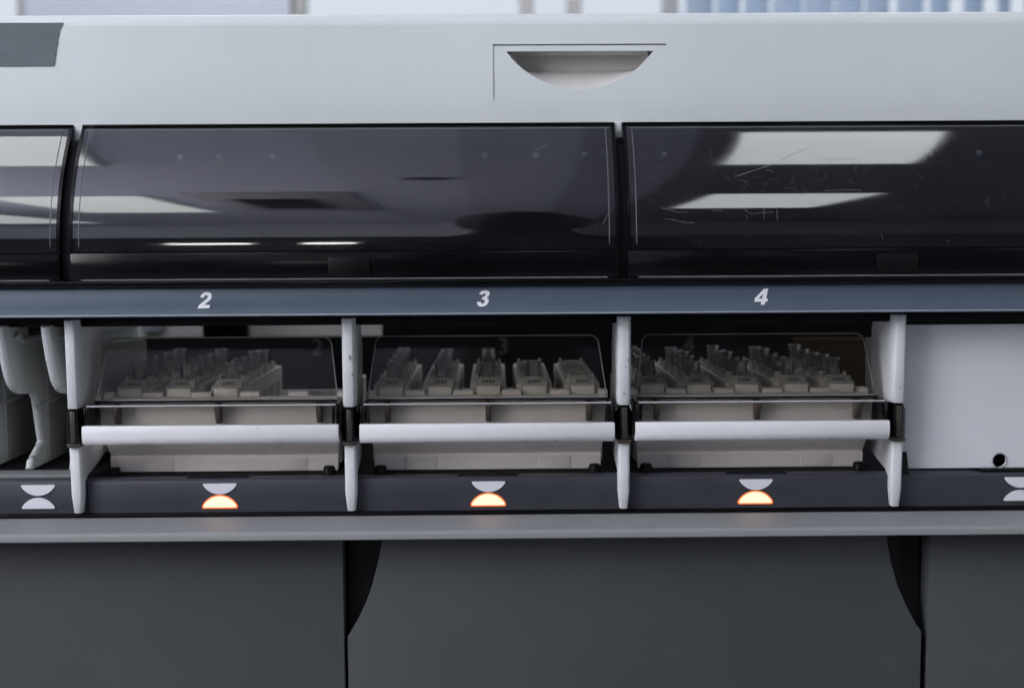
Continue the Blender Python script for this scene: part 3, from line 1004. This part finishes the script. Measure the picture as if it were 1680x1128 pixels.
def make_rack():
    """local mm; origin at the bottom of the rack's front end; top at z = 42"""
    R = thing("sample_rack", "x", "rack")
    b = bmesh.new()
    box(-10.3, 10.3, 2, 140, 0, 8, 0.4, 1, into=b)
    edges = [2.0, 9.0] + [TUBE_Y[i] + 13 - 3 + q for i in range(4) for q in (0, 6)] + [134.0, 140.0]
    for i in range(0, len(edges), 2):
        box(-10.3, 10.3, edges[i], edges[i + 1], 7.9, 33.2, 0.3, 1, into=b)
    box(-1.0, 1.0, 9, 134, 8, 33, 0, 1, into=b)
    # top slab with a stepped front
    prism_x([(2, 33), (2, 38.4), (9, 39.6), (9.6, 41.2), (12.0, 41.9), (140, 41.9), (140, 33)], -10.5, 10.5, 0.5, 2, into=b)
    for ty in TUBE_Y:                                     # raised seat round each socket, with a pair of spring prongs
        box(-8.4, 8.4, ty - 8.6, ty + 8.6, 41.6, 43.6, 0.7, 2, into=b)
        for sx in (-1, 1):
            prism_x([(ty - 3.2, 43.4), (ty - 2.0, 46.6), (ty + 2.0, 46.6), (ty + 3.2, 43.4)], sx * 6.9 - 0.8, sx * 6.9 + 0.8, 0.25, 1, into=b)
    ro = obj("rack_body", b, RACKP, R, lift=False)
    obj("front_block", box(-6.9, 6.9, -2.4, 3.6, 30, 41.6, 0.8), RACKP, R, lift=False)
    for ty in TUBE_Y:
        obj("socket_ring", lathe([(4.9, 43.3), (4.9, 45.0), (5.5, 45.0), (6.0, 43.3)], 14, 0, ty), RACKP, R, lift=False)
    # label plate leaning back at the front, with its printed code
    lab = bmesh.new()
    prism_x([(4.4, 40.2), (8.4, 45.2), (9.6, 45.2), (9.6, 40.2)], -7.6, 7.6, 0.2, 1, into=lab)
    lo_ = obj("label_plate", lab, PAPER, R, lift=False)
    t = text_mesh("5434", 2.2, offset=0.02, extrude=0.05)
    bmesh.ops.rotate(t, verts=t.verts, cent=(0, 0, 0), matrix=Matrix.Rotation(math.radians(-38.6), 3, 'X'))
    for v_ in t.verts:
        v_.co.x *= 1.25
    obj("printed_code", moved(t, 0, 6.75, 43.25), INK, lo_, smooth=False, lift=False)
    return R


def make_tube():
    T = obj("sample_tube", lathe([(0, -30), (2.6, -29), (4.0, -26), (4.1, -1), (4.2, 1.0), (3.9, 3.0), (3.9, 9.2), (4.1, 9.5), (4.4, 9.8), (4.4, 10.9), (4.2, 11.1), (3.5, 10.9),
                                  (3.4, 1.0), (3.4, -25), (2.2, -28), (0, -28.6)], 16), TUBE, lift=False)
    return T


rack0, tube0 = make_rack(), make_tube()
used = [False, False]
ORD5 = ("leftmost", "second from left", "middle", "second from right", "rightmost")
ORD3 = ("leftmost", "middle", "rightmost")
POS = ("front", "second", "third", "fourth", "rearmost")
SIDE = {2: "left", 3: "middle", 4: "right"}
plan = {2: [(-55.4, 5), (-27.7, 5), (0.0, 5)],
        3: [(-55.4, 5), (-27.7, 5), (0.0, 5), (27.7, 1), (55.4, 0)],
        4: [(-55.4, 5), (-27.7, 5), (0.0, 5), (27.7, 5), (55.4, 5)]}
for n_, racks in plan.items():
    words = ORD3 if len(racks) == 3 else ORD5
    for (ox, nt_), wd in zip(racks, words):
        jx = ox + random.uniform(-0.5, 0.5)
        jy = random.uniform(-0.8, 0.8)
        loc = ((BAYS[n_] + jx) * MM, (46.5 + jy) * MM, (Z0 + DT + 5.6) * MM)
        tail = {5: "", 1: ", holding one tube", 0: ", holding no tubes"}[nt_]
        lab = "off-white sample rack, %s in the %s tray%s" % (wd, SIDE[n_], tail)
        if not used[0]:
            rack0.location = loc
            rack0["label"] = lab
            rack0["group"] = "sample racks standing in the trays"
            used[0] = True
        else:
            dup(rack0, loc, lab, "sample racks standing in the trays")
        for q in range(nt_):
            if nt_ == 1:
                tl = "the only clear tube in its rack, right half of the middle tray"
            else:
                tl = "clear tube, %s in line, in the %s rack of the %s tray" % (POS[q], wd, SIDE[n_])
            tloc = Vector(loc) + V(random.uniform(-.3, .3), TUBE_Y[q] + random.uniform(-.3, .3), 42.9 + random.uniform(-0.9, 0.9))
            if not used[1]:
                o = tube0
                used[1] = True
            else:
                o = tube0.copy()
                COL.objects.link(o)
            o.location = tloc
            tag(o, tl, "tube", "clear tubes standing in the racks")

# ------------------------------------------------------------------ the person taking the picture, mirrored in the middle cover
def make_person(px, py):
    joints = [((0, 0, 0.95), (0.165, 0.115)), ((0, 0, 1.12), (0.145, 0.10)), ((0, 0.01, 1.32), (0.165, 0.11)), ((0, 0.01, 1.43), (0.12, 0.085)),
              ((0, 0.02, 1.50), (0.052, 0.052)), ((0, 0.04, 1.58), (0.066, 0.078)), ((0, 0.035, 1.66), (0.072, 0.09)), ((0, 0.03, 1.71), (0.055, 0.07)),
              ((0, 0.125, 1.615), (0.012, 0.014))]
    edges = [(0, 1), (1, 2), (2, 3), (3, 4), (4, 5), (5, 6), (6, 7), (5, 8)]
    for sx in (-1, 1):
        n = len(joints)
        joints += [((sx * 0.16, 0, 1.41), (0.062, 0.06)), ((sx * 0.20, -0.06, 1.17), (0.045, 0.045)), ((sx * 0.13, 0.15, 1.06), (0.030, 0.026)),
                   ((sx * 0.085, 0.19, 1.06), (0.020, 0.034))]
        edges += [(3, n), (n, n + 1), (n + 1, n + 2), (n + 2, n + 3)]
        for k, (dz, ln) in enumerate(((0.030, 0.055), (0.010, 0.062), (-0.010, 0.058), (-0.028, 0.046))):     # four fingers
            m = len(joints)
            joints += [((sx * 0.060, 0.205, 1.06 + dz), (0.009, 0.009)), ((sx * (0.060 - ln * 0.5), 0.215, 1.06 + dz), (0.0085, 0.0085)),
                       ((sx * (0.064 - ln * 0.72), 0.195, 1.058 + dz), (0.0075, 0.0075))]
            edges += [(n + 3, m), (m, m + 1), (m + 1, m + 2)]
        m = len(joints)                                                                                        # thumb
        joints += [((sx * 0.085, 0.165, 1.10), (0.011, 0.011)), ((sx * 0.055, 0.16, 1.115), (0.009, 0.009))]
        edges += [(n + 3, m), (m, m + 1)]
        h = len(joints)                                                                                        # leg
        joints += [((sx * 0.10, 0.03, 0.90), (0.092, 0.095)), ((sx * 0.14, 0.32, 0.64), (0.060, 0.062)), ((sx * 0.14, 0.03, 0.32), (0.042, 0.045)),
                   ((sx * 0.15, 0.17, 0.265), (0.045, 0.035))]
        edges += [(0, h), (h, h + 1), (h + 1, h + 2), (h + 2, h + 3)]
    DROP = 0.22                                           # crouching
    joints = [((p[0], p[1], p[2] - DROP), r) for p, r in joints]
    me = bpy.data.meshes.new("person")
    me.from_pydata([j[0] for j in joints], edges, [])
    o = bpy.data.objects.new("person", me)
    COL.objects.link(o)
    o.modifiers.new("skin", 'SKIN')
    for i, sv in enumerate(me.skin_vertices[0].data):
        sv.radius = joints[i][1]
        sv.use_root = (i == 0)
    sb = o.modifiers.new("sub", 'SUBSURF')
    sb.levels = sb.render_levels = 2
    dg = bpy.context.evaluated_depsgraph_get()
    me2 = bpy.data.meshes.new_from_object(o.evaluated_get(dg))
    o.modifiers.clear()
    o.data = me2
    me2.name = "person"
    me2.materials.clear()
    me2.materials.append(mat("dark_clothing", (0.012, 0.013, 0.016), 0.85, 0.2, noise=0.2, nscale=30))
    me2.materials.append(mat("skin", (0.30, 0.18, 0.13), 0.5, 0.35))
    for p in me2.polygons:
        p.use_smooth = True
        c = p.center
        if (c.y > 0.155 and c.z > 0.78):
            p.material_index = 1
    o.location = (px, py, 0)
    tag(o, "dark-haired person in dark clothing mirrored in the middle smoked cover", "person")
    hb = bmesh.new()
    bmesh.ops.create_icosphere(hb, subdivisions=4, radius=1.0)
    rnd = random.Random(3)
    bumps = [(Vector((rnd.gauss(0, 1), rnd.gauss(0, 1), rnd.gauss(0, 1))).normalized(), rnd.uniform(0.05, 0.16)) for _ in range(60)]
    for v_ in hb.verts:
        d = v_.co.normalized()
        k = 1.0 + max(0.0, max(b * max(0.0, (d.dot(a) - 0.86) / 0.14) for a, b in bumps))
        q = Vector((d.x * 0.076 * k, d.y * 0.105 * k, d.z * 0.135 * k))
        if q.z < -0.10:
            q.z = -0.10
        v_.co = q * 1.06 + Vector((0, 0.045, 1.475))
    obj("hair", hb, mat("dark_hair", (0.006, 0.006, 0.007), 0.7, 0.2), o, lift=False)
    for sx in (-1, 1):
        eb = bmesh.new()
        bmesh.ops.create_uvsphere(eb, u_segments=10, v_segments=8, radius=0.011)
        obj("eye", moved(eb, sx * 30, 100, 1392), mat("eye_white", (0.5, 0.5, 0.5), 0.2, 0.5), o, lift=False)


make_person(0.035, -1.0)
